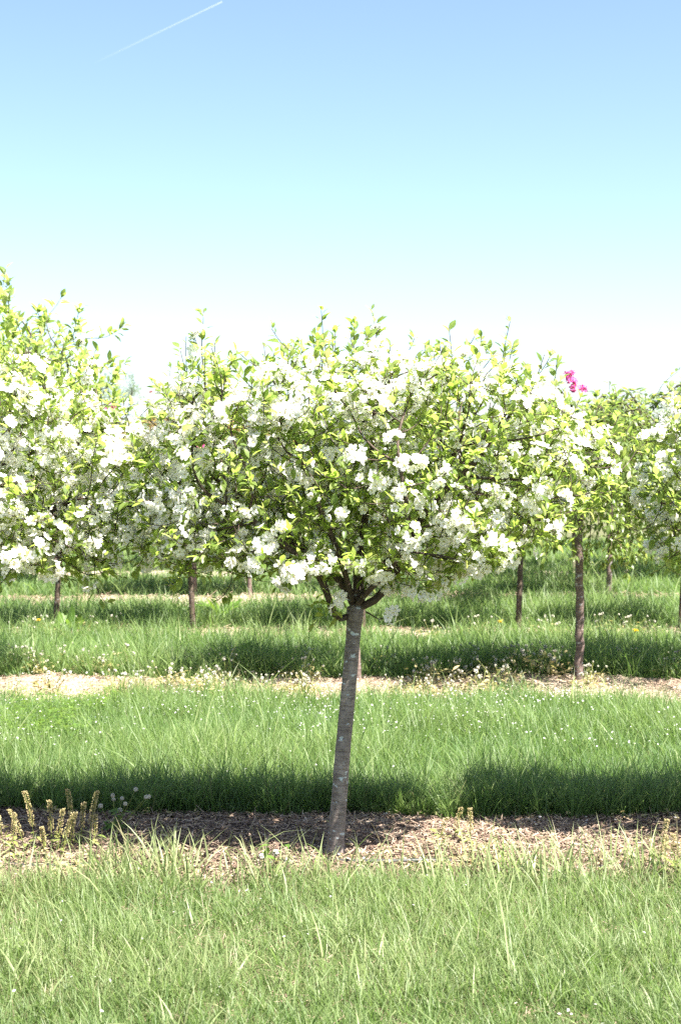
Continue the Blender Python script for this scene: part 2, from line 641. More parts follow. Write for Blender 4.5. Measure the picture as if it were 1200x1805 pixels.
grass_strip("grass", "short sunlit grass in front of the main tree", 3.3, 5.5, 15000, .080, .0036, M_grass, i_front=0, dry=.07,
            tuft=.65, thin_back=.22, seed=3, extra=front_extra, patch=.35)
grass_strip("grass", "long grass between the main tree and the second row", 6.2, 9.1, 8500, .125, .0042, M_grass_tall, i_front=1, i_back=0,
            dry=.03, edge_tall=1.35, tuft=.5, seed=11, extra=back_extra)
grass_strip("grass", "green grass band behind the second tree row", 9.9, 12.2, 3800, .15, .006, M_grass_tall, i_front=2, i_back=1,
            dry=.03, edge_tall=1.4, tuft=.5, seed=21)
grass_strip("grass", "green grass band behind the third tree row", 12.6, 14.9, 2400, .15, .0075, M_grass_tall, i_front=3, i_back=2,
            dry=.05, edge_tall=1.3, tuft=.5, seed=31)
grass_strip("grass", "grass band behind the fourth tree row", 15.4, 18.0, 1400, .14, .010, M_grass_tall, i_front=4, i_back=3,
            dry=.08, edge_tall=1.2, tuft=.5, seed=41)
grass_strip("grass", "farthest grass band seen under the crowns", 18.5, 24.0, 700, .14, .015, M_grass_tall, dry=.1, tuft=.5, seed=51)

# ------------------------------------------------------------------ foliage templates
def leaf_template(lw=.42, fold=.35, curl=.28, pet=.16):
    ts = [0, pet, .38, .60, .82, 1.0]
    hw = [.012, .02, .85, 1.0, .62, 0]
    V, q, tr = [], [], []
    for t, wv in zip(ts, hw):
        z = -curl * t * t
        ww = wv * lw / 2 if wv > .03 else wv
        V += [(t, 0, z), (t, ww, z + fold * ww), (t, -ww, z + fold * ww)]
    for k in range(4):
        a, b = 3 * k, 3 * k + 3
        q += [(a, b, b + 1, a + 1), (a, a + 2, b + 2, b)]
    tr += [(12, 15, 13), (12, 14, 15)]
    return np.array(V[:16]), np.array(q), np.array(tr)


LEAF = leaf_template()
LEAF_LONG = leaf_template(.34, .3, .45, .2)


def flower_template(size=.0185, cup=.30):
    V, q, tr = [], [], []
    for k in range(5):
        a = k * 2 * math.pi / 5
        ca, sa = math.cos(a), math.sin(a)
        b = len(V)
        for (t, wv) in ((.08, 0), (.48, -.36), (.48, .36), (.88, -.36), (.88, .36), (1.06, 0)):
            x, y, z = t, wv, cup * t * t + .06 * abs(wv)
            V.append(((x * ca - y * sa) * size, (x * sa + y * ca) * size, z * size))
        tr += [(b, b + 1, b + 2), (b + 3, b + 5, b + 4)]
        q += [(b + 1, b + 3, b + 4, b + 2)]
    V, q, tr = np.array(V), np.array(q), np.array(tr)
    # stamen tuft: a small six-sided cone
    C = [(0, 0, .34 * size)]
    for k in range(6):
        a = k * math.pi / 3
        C.append((.17 * size * math.cos(a), .17 * size * math.sin(a), .12 * size))
    ct = [(0, k + 1, (k + 1) % 6 + 1) for k in range(6)]
    return V, q, tr, np.array(C), np.array(ct)


FLOWER = flower_template()


def unit_rand(n):
    return norm(rng.standard_normal((n, 3)))


def put_leaves(mb, P, Dn, L, template=LEAF, updrift=.3, rnd=None):
    n = len(P)
    if n == 0: return
    up = np.array((0, 0, 1.0)) + rng.normal(0, .35, (n, 3)) + np.array(SUN_TO) * .4
    M = frames(Dn, up)
    M = M * np.asarray(L)[:, None, None]
    M[:, :, 1] *= rng.uniform(.8, 1.2, n)[:, None]
    M[:, :, 2] *= rng.uniform(.2, 1.5, n)[:, None]
    scatter(mb, *template, P, M, rng.beta(2, 2, n) if rnd is None else rnd)


def put_cluster(mb, P, axis, nf=10, rad=.042, size=1.0, petal=0):
    """umbel of blossoms round P opening along axis"""
    n = len(P)
    if n == 0: return
    cnt = np.maximum(4, rng.normal(nf, 2.5, n).astype(int))
    idx = np.repeat(np.arange(n), cnt)
    m = len(idx)
    d = norm(axis[idx] * .75 + unit_rand(m))
    pos = P[idx] + d * (rad * rng.uniform(.55, 1.15, m))[:, None]
    face = norm(d + .25 * axis[idx] + .35 * unit_rand(m) + np.array((0, 0, .2)))
    x = norm(np.cross(face, unit_rand(m)))
    y = np.cross(face, x)
    M = np.stack([x, y, face], -1) * (size * rng.uniform(.8, 1.15, m))[:, None, None]
    M[:, :, 2] *= rng.uniform(.4, 1.8, m)[:, None]
    r_ = np.clip(rng.beta(1.5, 2.5, m), 0, 1)
    V, q, tr, C, ct = FLOWER
    scatter(mb, V, q, tr, pos, M, r_, petal)
    scatter(mb, C, None, ct, pos, M, r_, 1)
    # pedicels: three-sided stalks
    a = P[idx]
    ax = norm(pos - a)
    s1 = norm(np.cross(ax, unit_rand(m))) * .0007
    s2 = np.cross(ax, s1)
    V3 = np.stack([a + s1, a - .5 * s1 + .87 * s2, a - .5 * s1 - .87 * s2, pos + s1, pos - .5 * s1 + .87 * s2, pos - .5 * s1 - .87 * s2], 1)
    off = (np.arange(m) * 6)[:, None, None]
    Qt = np.array([(0, 1, 4, 3), (1, 2, 5, 4), (2, 0, 3, 5)])
    mb.add(V3.reshape(-1, 3), (Qt[None] + off).reshape(-1, 4), None, np.repeat(r_, 6), 2)


# ------------------------------------------------------------------ tree skeletons
class Skel:
    def __init__(self):
        self.P, self.par, self.limb = [], [], []

    def add(self, p, par, limb):
        self.P.append(np.asarray(p, float)); self.par.append(par); self.limb.append(limb)
        return len(self.P) - 1

    def path(self, pts, par, limb, step=.045):
        pts = [self.P[par]] + [np.asarray(p, float) for p in pts]
        # smooth by Catmull-Rom
        out = []
        for i in range(len(pts) - 1):
            p0 = pts[max(i - 1, 0)]; p1 = pts[i]; p2 = pts[i + 1]; p3 = pts[min(i + 2, len(pts) - 1)]
            m = max(2, int(np.linalg.norm(p2 - p1) / step))
            for k in range(1, m + 1):
                t = k / m
                out.append(.5 * ((2 * p1) + (-p0 + p2) * t + (2 * p0 - 5 * p1 + 4 * p2 - p3) * t * t + (-p0 + 3 * p1 - 3 * p2 + p3) * t ** 3))
        for q in out:
            par = self.add(q + rng.normal(0, .003, 3), par, limb)
        return par

    def colonize(self, A, infl=.3, kill=.054, step=.042, trop=(0, 0, .22), jitter=.18, iters=160):
        A = np.asarray(A)
        P = np.array(self.P)
        nd = np.full(len(A), 9e9); ni = np.zeros(len(A), int)

        def upd(lo):
            nonlocal nd, ni
            Pn = np.array(self.P[lo:])
            for c in range(0, len(Pn), 400):
                d = np.linalg.norm(A[:, None] - Pn[None, c:c + 400], axis=-1)
                j = d.argmin(1); dm = d[np.arange(len(A)), j]
                b = dm < nd
                nd[b] = dm[b]; ni[b] = lo + c + j[b]
        upd(self.first)
        for it in range(iters):
            keep = nd > kill
            A, nd, ni = A[keep], nd[keep], ni[keep]
            if not len(A): break
            act = nd < infl
            if not act.any():
                act = nd <= nd.min() + .02
            lo = len(self.P)
            for k in np.unique(ni[act]):
                m = act & (ni == k)
                d = norm(A[m] - self.P[k]).sum(0)
                d = norm(norm(d) + np.array(trop) + rng.normal(0, jitter, 3))
                q = self.P[k] + d * step
                self.add(q, int(k), self.limb[k])
            upd(lo)

    def finish(self, tip=.0014, expo=2.2, rmin=.0013):
        n = len(self.P)
        self.P = np.array(self.P)
        self.ch = [[] for _ in range(n)]
        for i, p in enumerate(self.par):
            if p >= 0: self.ch[p].append(i)
        self.tips = np.zeros(n); self.hop = np.zeros(n, int)
        for i in range(n - 1, -1, -1):
            if not self.ch[i]:
                self.tips[i] = 1
            else:
                self.tips[i] = sum(self.tips[c] for c in self.ch[i])
                self.hop[i] = max(self.hop[c] for c in self.ch[i]) + 1
        self.r = tip * self.tips ** (1 / expo) + .00006 * self.hop
        self.dir = np.zeros((n, 3))
        for i in range(n):
            p = self.par[i]
            self.dir[i] = self.P[i] - self.P[p] if p >= 0 else (0, 0, 1)
        self.dir = norm(self.dir)
        return self

    def tubes(self, mbs, skip_limb=(), big=None):
        """one tube per chain, into mbs[limb]"""
        starts = []
        for i in range(len(self.P)):
            p = self.par[i]
            if p < 0: continue
            if self.limb[i] in skip_limb: continue
            sib = self.ch[p]
            main = max(sib, key=lambda c: self.tips[c] * 100 + self.hop[c])
            if i != main or self.limb[i] != self.limb[p] or self.par[p] < 0 and False:
                starts.append(i)
            elif self.limb[p] in skip_limb:
                starts.append(i)
        for s in starts:
            ch = [self.par[s], s]
            while self.ch[ch[-1]]:
                ch.append(max(self.ch[ch[-1]], key=lambda c: self.tips[c] * 100 + self.hop[c]))
            P = self.P[ch]
            r = self.r[ch].copy()
            r[0] = r[1] * 1.02
            r = np.maximum.accumulate(r[::-1])[::-1]
            if len(P) > 3:
                for _ in range(2):
                    P[1:-1] = .5 * P[1:-1] + .25 * (P[:-2] + P[2:])
            sides = 10 if r[0] > .012 else (6 if r[0] > .004 else 4)
            tube(mbs[self.limb[s]], P, r, sides, wob=.05 if r[0] > .006 else 0)


def dress(sk, leaf_len=.058, leaf_hops=6, per_node=2.3, clus_p=.3, clus_hops=(3, 15), seedc=0, leafT=LEAF, shoots=(), tipn=4,
          nf=10, density=None, rmax=.006):
    """returns mesh builders (leaves, blossoms) for a finished skeleton"""
    ml, mf = MB(), MB()
    n = len(sk.P)
    hop = sk.hop
    cen = sk.P[sk.first:].mean(0)
    ok = (np.arange(n) >= sk.first) & (sk.r < rmax)
    # leaves along young wood
    w_ = np.where(ok & (hop <= leaf_hops), per_node, 0) + np.where(ok & (hop == 0), tipn, 0) + np.where(ok & (hop > leaf_hops), per_node * .06, 0)
    cnt = rng.poisson(w_)
    idx = np.repeat(np.arange(n), cnt)
    m = len(idx)
    phi = rng.uniform(0, 2 * math.pi, m)
    d = sk.dir[idx]
    s = norm(np.cross(d, unit_rand(m)))
    t_ = np.where(hop[idx] == 0, rng.uniform(.6, 1.5, m), rng.uniform(.35, 1.0, m))
    ldir = norm(d * t_[:, None] + s + np.array((0, 0, .28)))
    p = sk.P[idx] - d * (rng.uniform(0, .045, m))[:, None]
    L = leaf_len * rng.uniform(.6, 1.2, m) * np.where(hop[idx] == 0, .85, 1)
    put_leaves(ml, p, ldir, L, leafT)
    # blossom umbels on spurs
    pn = vnoise(sk.P[:, 0] * 1 + seedc, sk.P[:, 2] + sk.P[:, 1] * .7, 4.2, 77 + seedc)
    prob = clus_p * np.clip((pn - .18) * 2.0, .12, 1.3)
    c = ok & (hop >= clus_hops[0]) & (hop <= clus_hops[1]) & (rng.random(n) < prob)
    if clus_p > .2:   # a few umbels on spurs of the older wood too
        c |= (np.arange(n) >= sk.first) & (hop > 6) & (sk.P[:, 2] > 1.12) & (rng.random(n) < .13)
    ci = np.nonzero(c)[0]
    out = norm(sk.P[ci] - cen)
    ax = norm(out + np.array((0, 0, .35)) + .7 * unit_rand(len(ci)))
    P = sk.P[ci] + ax * .02
    put_cluster(mf, P, ax, nf, .038)
    # rosette of leaves under each umbel
    k = 3
    idx = np.repeat(np.arange(len(ci)), k)
    ldir = norm(ax[idx] * .4 + unit_rand(len(idx)))
    put_leaves(ml, P[idx] - ax[idx] * .02, ldir, leaf_len * rng.uniform(.7, 1.15, len(idx)), leafT)
    return ml, mf


def envelope(n, cx, rx, ry, z0, zm, z1, p=2.6, hollow=.0, skirt=None):
    """points in a crown: widest at zm, bottom z0, top z1"""
    out = []
    while len(out) < n:
        q = rng.uniform(-1, 1, 3)
        e = abs(q[0]) ** p + abs(q[1]) ** p + abs(q[2]) ** p
        if e > 1 or e < hollow * rng.random(): continue
        z = zm + q[2] * (z1 - zm if q[2] > 0 else zm - z0)
        out.append((cx + q[0] * rx, q[1] * ry, z))
    return np.array(out)


def upright_shoots(sk, tops, n, zmin, lo=.06, hi=.20):
    """grow upright leafy shoots from the highest nodes"""
    P = np.array(sk.P)
    cand = [i for i in range(sk.first, len(P)) if P[i][2] > zmin]
    for _ in range(n):
        i = random.choice(cand)
        L = rng.uniform(lo, hi)
        d = norm(np.array((rng.normal(0, .22), rng.normal(0, .22), 1)))
        k = i
        for _s in range(max(2, int(L / .04))):
            d = norm(d + rng.normal(0, .08, 3) + np.array((0, 0, .05)))
            k = sk.add(sk.P[k] + d * .04, k, sk.limb[k])


def tip_sprays(sk, p=.9, lo=2, hi=6):
    """lengthen the twig tips into short rising shoots"""
    n = len(sk.P)
    has = np.zeros(n, bool)
    for q in sk.par:
        if q >= 0: has[q] = True
    cen = np.array(sk.P[sk.first:]).mean(0)
    for i in range(sk.first, n):
        if has[i] or rng.random() > p: continue
        d = norm(sk.P[i] - sk.P[sk.par[i]])
        out = norm((sk.P[i] - cen) * (1, 1, .3))
        k = i
        for _ in range(int(rng.integers(lo, hi))):
            d = norm(d + np.array((0, 0, .30)) + out * .10 + rng.normal(0, .10, 3))
            k = sk.add(sk.P[k] + d * .036, k, sk.limb[k])


# ------------------------------------------------------------------ main blossom tree
def standard_tree(root, base, trunk_px, limbs, att, shoots, zmin, label_trunk=True, clus_p=.3, seedc=0, D=5.75, fork_r=.030,
                  bark=None, leaf_mat_=None, nf=7, leaf_len=.052, per_node=1.65):
    """trunk_px / limbs are lists of points relative to the base (metres)"""
    sk = Skel()
    k = sk.add((0, 0, 0), -1, -1)
    tp = [np.array(p) for p in trunk_px]
    k = sk.path(tp, k, -1, .04)
    fork = k
    sk.first = len(sk.P)
    for li, (h, pts) in enumerate(limbs):
        j = fork - h
        sk.path(pts, j, li, .045)
    sk.colonize(att)
    tip_sprays(sk)
    upright_shoots(sk, None, shoots, zmin)
    sk.finish()
    # trunk mesh
    ti = [i for i in range(len(sk.P)) if sk.limb[i] == -1]
    mt = MB()
    P = sk.P[ti]
    for _ in range(12):
        P[1:-1] = .5 * P[1:-1] + .25 * (P[:-2] + P[2:])
    z = P[:, 2]
    rr = .0315 - .0045 * z / max(z[-1], .1) + .015 * np.exp(-z / .05) + .012 * np.exp(-z / .015) + .006 * np.exp(-((z - z[-1]) / .07) ** 2)
    tube(mt, P, rr * (fork_r / .030), 20, wob=.012)
    mt.build("trunk", bark or M_bark, root)
    nl = len(limbs)
    mbs = [MB() for _ in range(nl)]
    sk.tubes({i: mbs[i] for i in range(nl)}, skip_limb=(-1,))
    for b in mbs:
        if b.n: b.build("limb", M_bark_twig, root)
    ml, mf = dress(sk, clus_p=clus_p, seedc=seedc, nf=nf, leaf_len=leaf_len, per_node=per_node)
    ml.build("crown", leaf_mat_ or M_leaf, root)
    mf.build("blossoms", [M_petal, M_stamen, M_stem], root)
    print("tree", len(sk.P), "nodes", int((sk.hop == 0).sum()), "tips")
    return sk


B1 = ground_at(589, 1516)
D1 = B1[1]


def rel(px, py, dy=0.0):
    p = at(px, py, D1 + dy) - B1
    return p


main = empty("blossom_tree", B1, "white crabapple standing whole at the centre, its leaning trunk and forked limbs in view", "tree",
             "blossom trees of the front row")
mtrunk = [rel(596, 1420), rel(606, 1300), rel(616, 1190), rel(624, 1095), rel(626, 1070)]
mlimbs = [
    (0, [rel(660, 1062, -.03), rel(695, 1018, -.06), rel(714, 965, -.08), rel(750, 900, -.14), rel(830, 820, -.2)]),
    (0, [rel(648, 1035, .02), rel(676, 1000, .05), rel(694, 970, .08), rel(740, 930, .14), rel(800, 800, .25)]),
    (0, [rel(628, 1035, 0), rel(632, 985, .03), rel(645, 910, .02), rel(655, 800, .0), rel(660, 700, -.05)]),
    (0, [rel(614, 1030, -.03), rel(600, 985, -.08), rel(585, 950, -.15), rel(540, 830, -.25)]),
    (0, [rel(608, 1035, .02), rel(588, 1010, .04), rel(555, 985, .06), rel(480, 920, .1), rel(390, 850, .15)]),
    (1, [rel(598, 1098, -.02), rel(582, 1072, -.05), rel(572, 1030, -.09), rel(520, 975, -.17), rel(420, 900, -.26)]),
    (0, [rel(636, 1030, .08), rel(640, 990, .2), rel(620, 900, .35), rel(560, 780, .42)]),
    (0, [rel(650, 1040, -.1), rel(690, 1000, -.22), rel(720, 930, -.34), rel(700, 800, -.42)]),
]
att = np.vstack([
    envelope(3300, .17, .92, .40, 1.09, 1.42, 1.96, 2.9),
    envelope(150, -.45, .32, .32, 1.10, 1.18, 1.35, 2.2),
    envelope(110, -.20, .26, .30, 1.05, 1.13, 1.28, 2.2), envelope(70, .26, .22, .30, 1.02, 1.12, 1.28, 2.2),
])
fr = envelope(450, .14, .84, .10, 1.12, 1.42, 1.88, 2.6)
fr[:, 1] -= .33
att = np.vstack([att, fr])
ax_, az_ = att[:, 0], att[:, 2]
att = att[(az_ > 1.09 + .55 * np.clip(ax_ - .50, 0, 9)) & (az_ < 2.02 - .75 * np.clip(ax_ - .55, 0, 9)) & (az_ < 2.0 - .45 * np.clip(-ax_ - .35, 0, 9)) | (az_ < 1.2) & (ax_ < .45)]
SK_MAIN = standard_tree(main, B1, mtrunk, mlimbs, att, 60, 1.70, clus_p=.60, seedc=0)
# the leafy spur and lone umbel by the fork
ml, mf = MB(), MB()
p0 = rel(575, 1070, -.08)
sd_ = norm(unit_rand(26) + np.array((-.5, -.3, -.1)))
put_leaves(ml, p0 + rng.normal(0, .03, (26, 3)), sd_, rng.uniform(.035, .06, 26))
ml.build("foliage", M_leaf, main)
put_cluster(mf, np.array([rel(688, 1084, -.12)]), np.array([(0, -.8, .3)]), 12, .03)
mb = MB()
tube(mb, [rel(645, 1078, -.02), rel(668, 1092, -.06), rel(688, 1085, -.12)], [.0035, .0025, .0015], 5)
mb.build("twig", M_bark_twig, main)
mf.build("blossom_cluster", [M_petal, M_stamen, M_stem], main)
for q in (rel(598, 1055, -.14), rel(590, 1076, -.14)):
    mf = MB()
    put_cluster(mf, np.array([q]), np.array([(-.1, -.8, .2)]), 6, .025)
    mf.build("blossom_cluster", [M_petal, M_stamen, M_stem], main)


# ------------------------------------------------------------------ neighbours in the front row
def generic_limbs(n, h, spread, rise, seed, cx=0.0):
    g = np.random.default_rng(seed)
    L = []
    for k in range(n):
        a = 2 * math.pi * (k + g.uniform(-.3, .3)) / n
        e = g.uniform(.55, 1.0)
        d = np.array((math.cos(a), math.sin(a) * .75, 0))
        p = np.array((cx, 0, h))
        L.append((int(g.integers(0, 3)), [p + d * spread * .25 * e + (0, 0, rise * .25), p + d * spread * .6 * e + (0, 0, rise * .5),
                                          p + d * spread * e + (0, 0, rise * g.uniform(.6, 1.0))]))
    return L


def row_point(px, D):
    q = at(px, 1000, D)
    return np.array((q[0], D, 0.0))


left = empty("blossom_tree", row_point(-145, 5.8), "white crabapple with the thickest blossom, cut off by the left picture edge", "tree",
             "blossom trees of the front row")
att = np.vstack([envelope(2300, .05, .88, .42, 1.12, 1.35, 1.92, 3.0), envelope(140, .45, .45, .36, 1.08, 1.15, 1.3, 2.2)])
standard_tree(left, None, [(-.01, 0, .3), (.01, 0, .6), (.03, .01, .95)], generic_limbs(8, .95, .62, .6, 5, .03), att, 34, 1.6, clus_p=.62, seedc=3)
right = empty("blossom_tree", row_point(1445, 5.8), "white crabapple cut off by the right picture edge, blossom sprays hanging low", "tree",
              "blossom trees of the front row")
att = np.vstack([envelope(1900, .0, .70, .42, 1.02, 1.35, 1.88, 3.0)])
standard_tree(right, None, [(-.01, 0, .3), (.0, 0, .6), (.02, .01, .95)], generic_limbs(8, .95, .55, .6, 9, .02), att, 30, 1.6, clus_p=.48, seedc=8)


# ------------------------------------------------------------------ weeping trees of the second row
def weeping_tree(root, h, n_br, spread, drop, top, seed, pink=.02, leaf_mat_=None, rt=.030):
    g = np.random.default_rng(seed)
    sk = Skel()
    k = sk.add((0, 0, 0), -1, -1)
    k = sk.path([(.004, .01, h * .4), (-.008, -.005, h * .75), (0, 0, h)], k, -1, .05)
    sk.first = len(sk.P)
    fork = k
    for b in range(n_br):
        a = 2 * math.pi * (b * .618) + g.uniform(-.3, .3)
        d = np.array((math.cos(a), math.sin(a), 0))
        e = g.uniform(.35, 1.0)
        up = g.uniform(.45, 1.0) * top
        p = np.array((0, 0, h))
        pts = [p + d * spread * .25 * e + (0, 0, up * .75), p + d * spread * .6 * e + (0, 0, up), p + d * spread * .9 * e + (0, 0, up * .75 - .06),
               p + d * spread * 1.05 * e + (0, 0, up * .4 - drop * .4 * g.random()), p + d * spread * 1.1 * e + (0, 0, -drop * g.uniform(.2, 1))]
        j0 = len(sk.P)
        sk.path(pts, fork - int(g.integers(0, 3)), 0, .05)
        j1 = len(sk.P)
        for _ in range(13):
            s = int(g.integers(j0 + 4, j1 - 2))
            q = np.array(sk.P[s])
            dd = norm(d * .5 + np.append(g.normal(0, .6, 2), g.normal(.15, .3)))
            kk = s
            for st in range(int(g.integers(3, 8))):
                dd = norm(dd + np.array((0, 0, -.22)) + g.normal(0, .1, 3))
                kk = sk.add(sk.P[kk] + dd * .05, kk, 0)
    upright_shoots(sk, None, 5, h + top * .7, .06, .16)
    sk.finish(tip=.0014, expo=2.3)
    ti = [i for i in range(len(sk.P)) if sk.limb[i] == -1]
    mt = MB()
    P = sk.P[ti]
    z = P[:, 2]
    tube(mt, P, rt - .007 * z / h + .008 * np.exp(-z / .05), 14, wob=.03)
    mt.build("trunk", M_bark_tall, root)
    mbr = MB()
    sk.tubes({0: mbr}, skip_limb=(-1,))
    mbr.build("branches", M_bark_twig, root)
    ml, mf = dress(sk, leaf_len=.062, leaf_hops=30, per_node=2.6, clus_p=.0, leafT=LEAF_LONG, tipn=4, rmax=.02)
    ml.build("crown", leaf_mat_ or M_leaf_weep, root)
    if pink:
        c = [i for i in range(sk.first, len(sk.P)) if rng.random() < pink and sk.r[i] < .01]
        if c:
            put_cluster(mf, sk.P[c], norm(unit_rand(len(c)) + np.array((0, 0, .5))), 7, .03)
            mf.build("blossoms", [M_pink, M_stamen, M_stem], root)
    print("weeping", len(sk.P))


G2 = "weeping trees of the second row"
w1 = empty("weeping_tree", ground_at(1020, 1212), "weeping tree on a tall straight trunk with a magenta bloom at its tip", "tree", G2)
weeping_tree(w1, 1.26, 40, .76, .45, .72, 3, 0)
copy_thing(w1, row_point(629, 9.85), "weeping tree whose thin trunk shows just behind the main trunk", G2, 2.1, .98)
w2 = copy_thing(w1, row_point(1330, 9.9), "weeping tree whose leafy top rises over the right blossom tree", G2, 4.0, 1.08)
# magenta raceme at the top of this tree
mf = MB()
q = at(1012, 683, 9.75) - np.array(w1.location)
put_cluster(mf, np.array([q, q + (-.02, 0, .04), q + (-.03, 0, .08), q + (.06, 0, -.02)]), np.array([(0, -.6, .6)] * 4), 12, .03)
mf.build("pink_blossom_cluster", [M_pink, M_stamen, M_stem], w1)


def pink_on(root, spots, D):
    bpy.context.view_layer.update()
    inv = root.matrix_world.inverted()
    for px, py, k in spots:
        q = np.array(inv @ Vector([float(c) for c in at(px, py, D)]))
        mf = MB()
        put_cluster(mf, q[None] + rng.normal(0, .025, (k, 3)), np.array([(0, -.6, .6)] * k), 6, .025)
        mf.build("pink_blossom_cluster", [M_pink, M_stamen, M_stem], root)


G2b = "leafy weeping trees behind the second row"
for px, D, rz, s_, lab in ((917, 14.2, .7, .95, "leafy weeping tree filling the gap under the main crown's right side"),
                           (1021, 16.8, 2.9, 1.0, "leafy weeping tree behind the tall straight trunk"),
                           (1072, 15.2, 4.6, .98, "leafy weeping tree whose thin trunk shows right of the tall straight trunk"),
                           (1240, 17.0, 5.5, 1.0, "leafy weeping tree far behind the right blossom tree"),
                           (99, 16.6, 1.9, .92, "leafy weeping tree far behind the left blossom tree")):
    copy_thing(w2, row_point(px, D), lab, G2b, rz, s_)
    for c in [c for c in bpy.context.scene.objects if c.parent and c.parent.get('label') == lab and c.name.startswith("pink")]:
        bpy.data.objects.remove(c)

# ------------------------------------------------------------------ rows three to five: copies of front-row trees
G3 = "small crabapples of the third row"
r3 = None
spec3 = [(98, "crabapple with a dark trunk under the left blossom tree", .92, 1.0), (340, "crabapple whose slim trunk stands left of the centre gap", .9, 2.6),
         (640, "crabapple standing directly behind the main trunk in the third row", .9, 3.9),
         (913, "crabapple with a slightly leaning trunk left of the tall straight trunk", .9, 5.2), (1200, "crabapple with its trunk at the right edge of the picture", .92, .4)]
for px, lab, s, rz in spec3:
    if r3 is None:
        r3 = empty("crabapple_tree", row_point(px, 12.5), lab, "tree", G3, 0, s)
        att = envelope(900, .0, .66, .6, 1.0, 1.3, 1.8, 2.6)
        standard_tree(r3, None, [(.012, 0, .3), (.03, 0, .6), (.05, .01, .92)], generic_limbs(7, .92, .5, .5, 15, .05), att, 24, 1.5, clus_p=.10, seedc=13,
                      fork_r=.026, bark=M_bark_twig, leaf_len=.066, per_node=2.3)
    else:
        copy_thing(r3, row_point(px, 12.5), lab, G3, rz, s)
lt = copy_thing(r3, row_point(-22, 9.7), "tall leafy crabapple with an upright top rising above the left blossom tree", None, .5, 1.3, 1.40)
if "group" in lt: del lt["group"]
pink_on(lt, [(181, 735, 1), (181, 880, 1), (350, 783, 1)], 9.3)
G4 = "bronze tinted crabapples of the fourth row"
r4 = None
for px, lab, s, rz in [(440, "thin pale trunk seen left of the main trunk in the far row", .98, 0), 
                       (343, "bronze leaved crabapple directly behind the slim trunked third row tree", 1.0, 3.0), (755, "bronze leaved crabapple behind the right half of the main crown", 1.0, 4.4),
                       (-60, "bronze leaved crabapple behind the left edge", 1.0, 5.4)]:
    if r4 is None:
        r4 = empty("crabapple_tree", row_point(px, 15.5), lab, "tree", G4, 0, s)
        att = envelope(700, .0, .7, .6, 1.05, 1.35, 1.95, 2.4)
        standard_tree(r4, None, [(.0, 0, .4), (.01, 0, .7), (.0, .01, 1.0)], generic_limbs(6, 1.0, .5, .5, 25, .0), att, 20, 1.6, clus_p=.05, seedc=23,
                      fork_r=.022, leaf_mat_=M_leaf_bronze, bark=M_bark_tall, leaf_len=.075, per_node=2.3)
    else:
        copy_thing(r4, row_point(px, 15.5), lab, G4, rz, s)
G5 = "distant orchard trees"
for k, (px, D, rz) in enumerate([(60, 18.6, 1), (330, 18.7, 2), (560, 18.5, 3), (820, 18.6, 4), (1010, 18.6, 5), (1180, 18.6, 0), (180, 22, 2), (480, 22, 4), (760, 22.2, 1), (1090, 22, 3)]):
    copy_thing(r3 if k % 2 else r4, row_point(px, D), "small crabapple of the far rows seen through gaps under the crowns", G5, rz, 1.0)

# ------------------------------------------------------------------ things beyond the orchard
def bushy_tree(root, h, rx, seed, mat, n=5200, leaf=.16):
    g = np.random.default_rng(seed)
    sk = Skel()
    k = sk.add((0, 0, 0), -1, -1)
    k = sk.path([(0, 0, h * .15), (.02, 0, h * .3)], k, -1, .3)
    sk.first = len(sk.P)
    for li, pts in generic_limbs(7, h * .3, rx * .5, h * .35, seed):
        sk.path(pts, k, 0, .35)
    sk.colonize(envelope(260, 0, rx, rx, h * .22, h * .5, h * .95, 2.0), infl=2.0, kill=.35, step=.3)
    sk.finish(tip=.012, expo=2.2)
    mt = MB()
    ti = [i for i in range(len(sk.P)) if sk.limb[i] == -1]
    tube(mt, sk.P[ti], .16, 10)
    sk.tubes({0: mt}, skip_limb=(-1,))
    mt.build("trunk", M_bark_twig, root)
    tips = [i for i in range(sk.first, len(sk.P)) if sk.hop[i] < 3]
    idx = rng.choice(tips, n)
    P = sk.P[idx] + rng.normal(0, .16, (n, 3))
    ml = MB()
    put_leaves(ml, P, norm(sk.dir[idx] + .8 * unit_rand(n) + np.array((0, 0, .5))), leaf * rng.uniform(.6, 1.3, n), LEAF_LONG)
    ml.build("crown", mat, root)


ft = empty("distant_tree", at(212, 785, 90) * np.array((1, 1, 0)), "hazy grey green tree far off in the gap between left tree and main tree", "tree", "trees beyond the orchard")
bushy_tree(ft, 6.6, 1.9, 4, M_leaf_far)
copy_thing(ft, at(150, 785, 110) * np.array((1, 1, 0)), "second hazy tree far off, lower and nearer the left blossom tree", "trees beyond the orchard", 2, .9)
copy_thing(ft, at(330, 785, 120) * np.array((1, 1, 0)), "faint far tree right beside the red chimney", "trees beyond the orchard", 4, 1.0)

house = empty("house", at(276, 785, 160) * np.array((1, 1, 0)), "distant house with red brick chimney poking above the left leaf gap", "house")


def plain(name, col, rough=.8):
    m, t, o = new_mat(name)
    p = t.nodes.new('ShaderNodeBsdfPrincipled')
    p.inputs['Roughness'].default_value = rough
    f = noise(t, 4, 4)
    c0 = tuple(c * .8 for c in col)
    t.links.new(ramp(t, f, [(.3, c0), (.7, col)]), p.inputs['Base Color'])
    t.links.new(p.outputs[0], o.inputs[0])
    return m


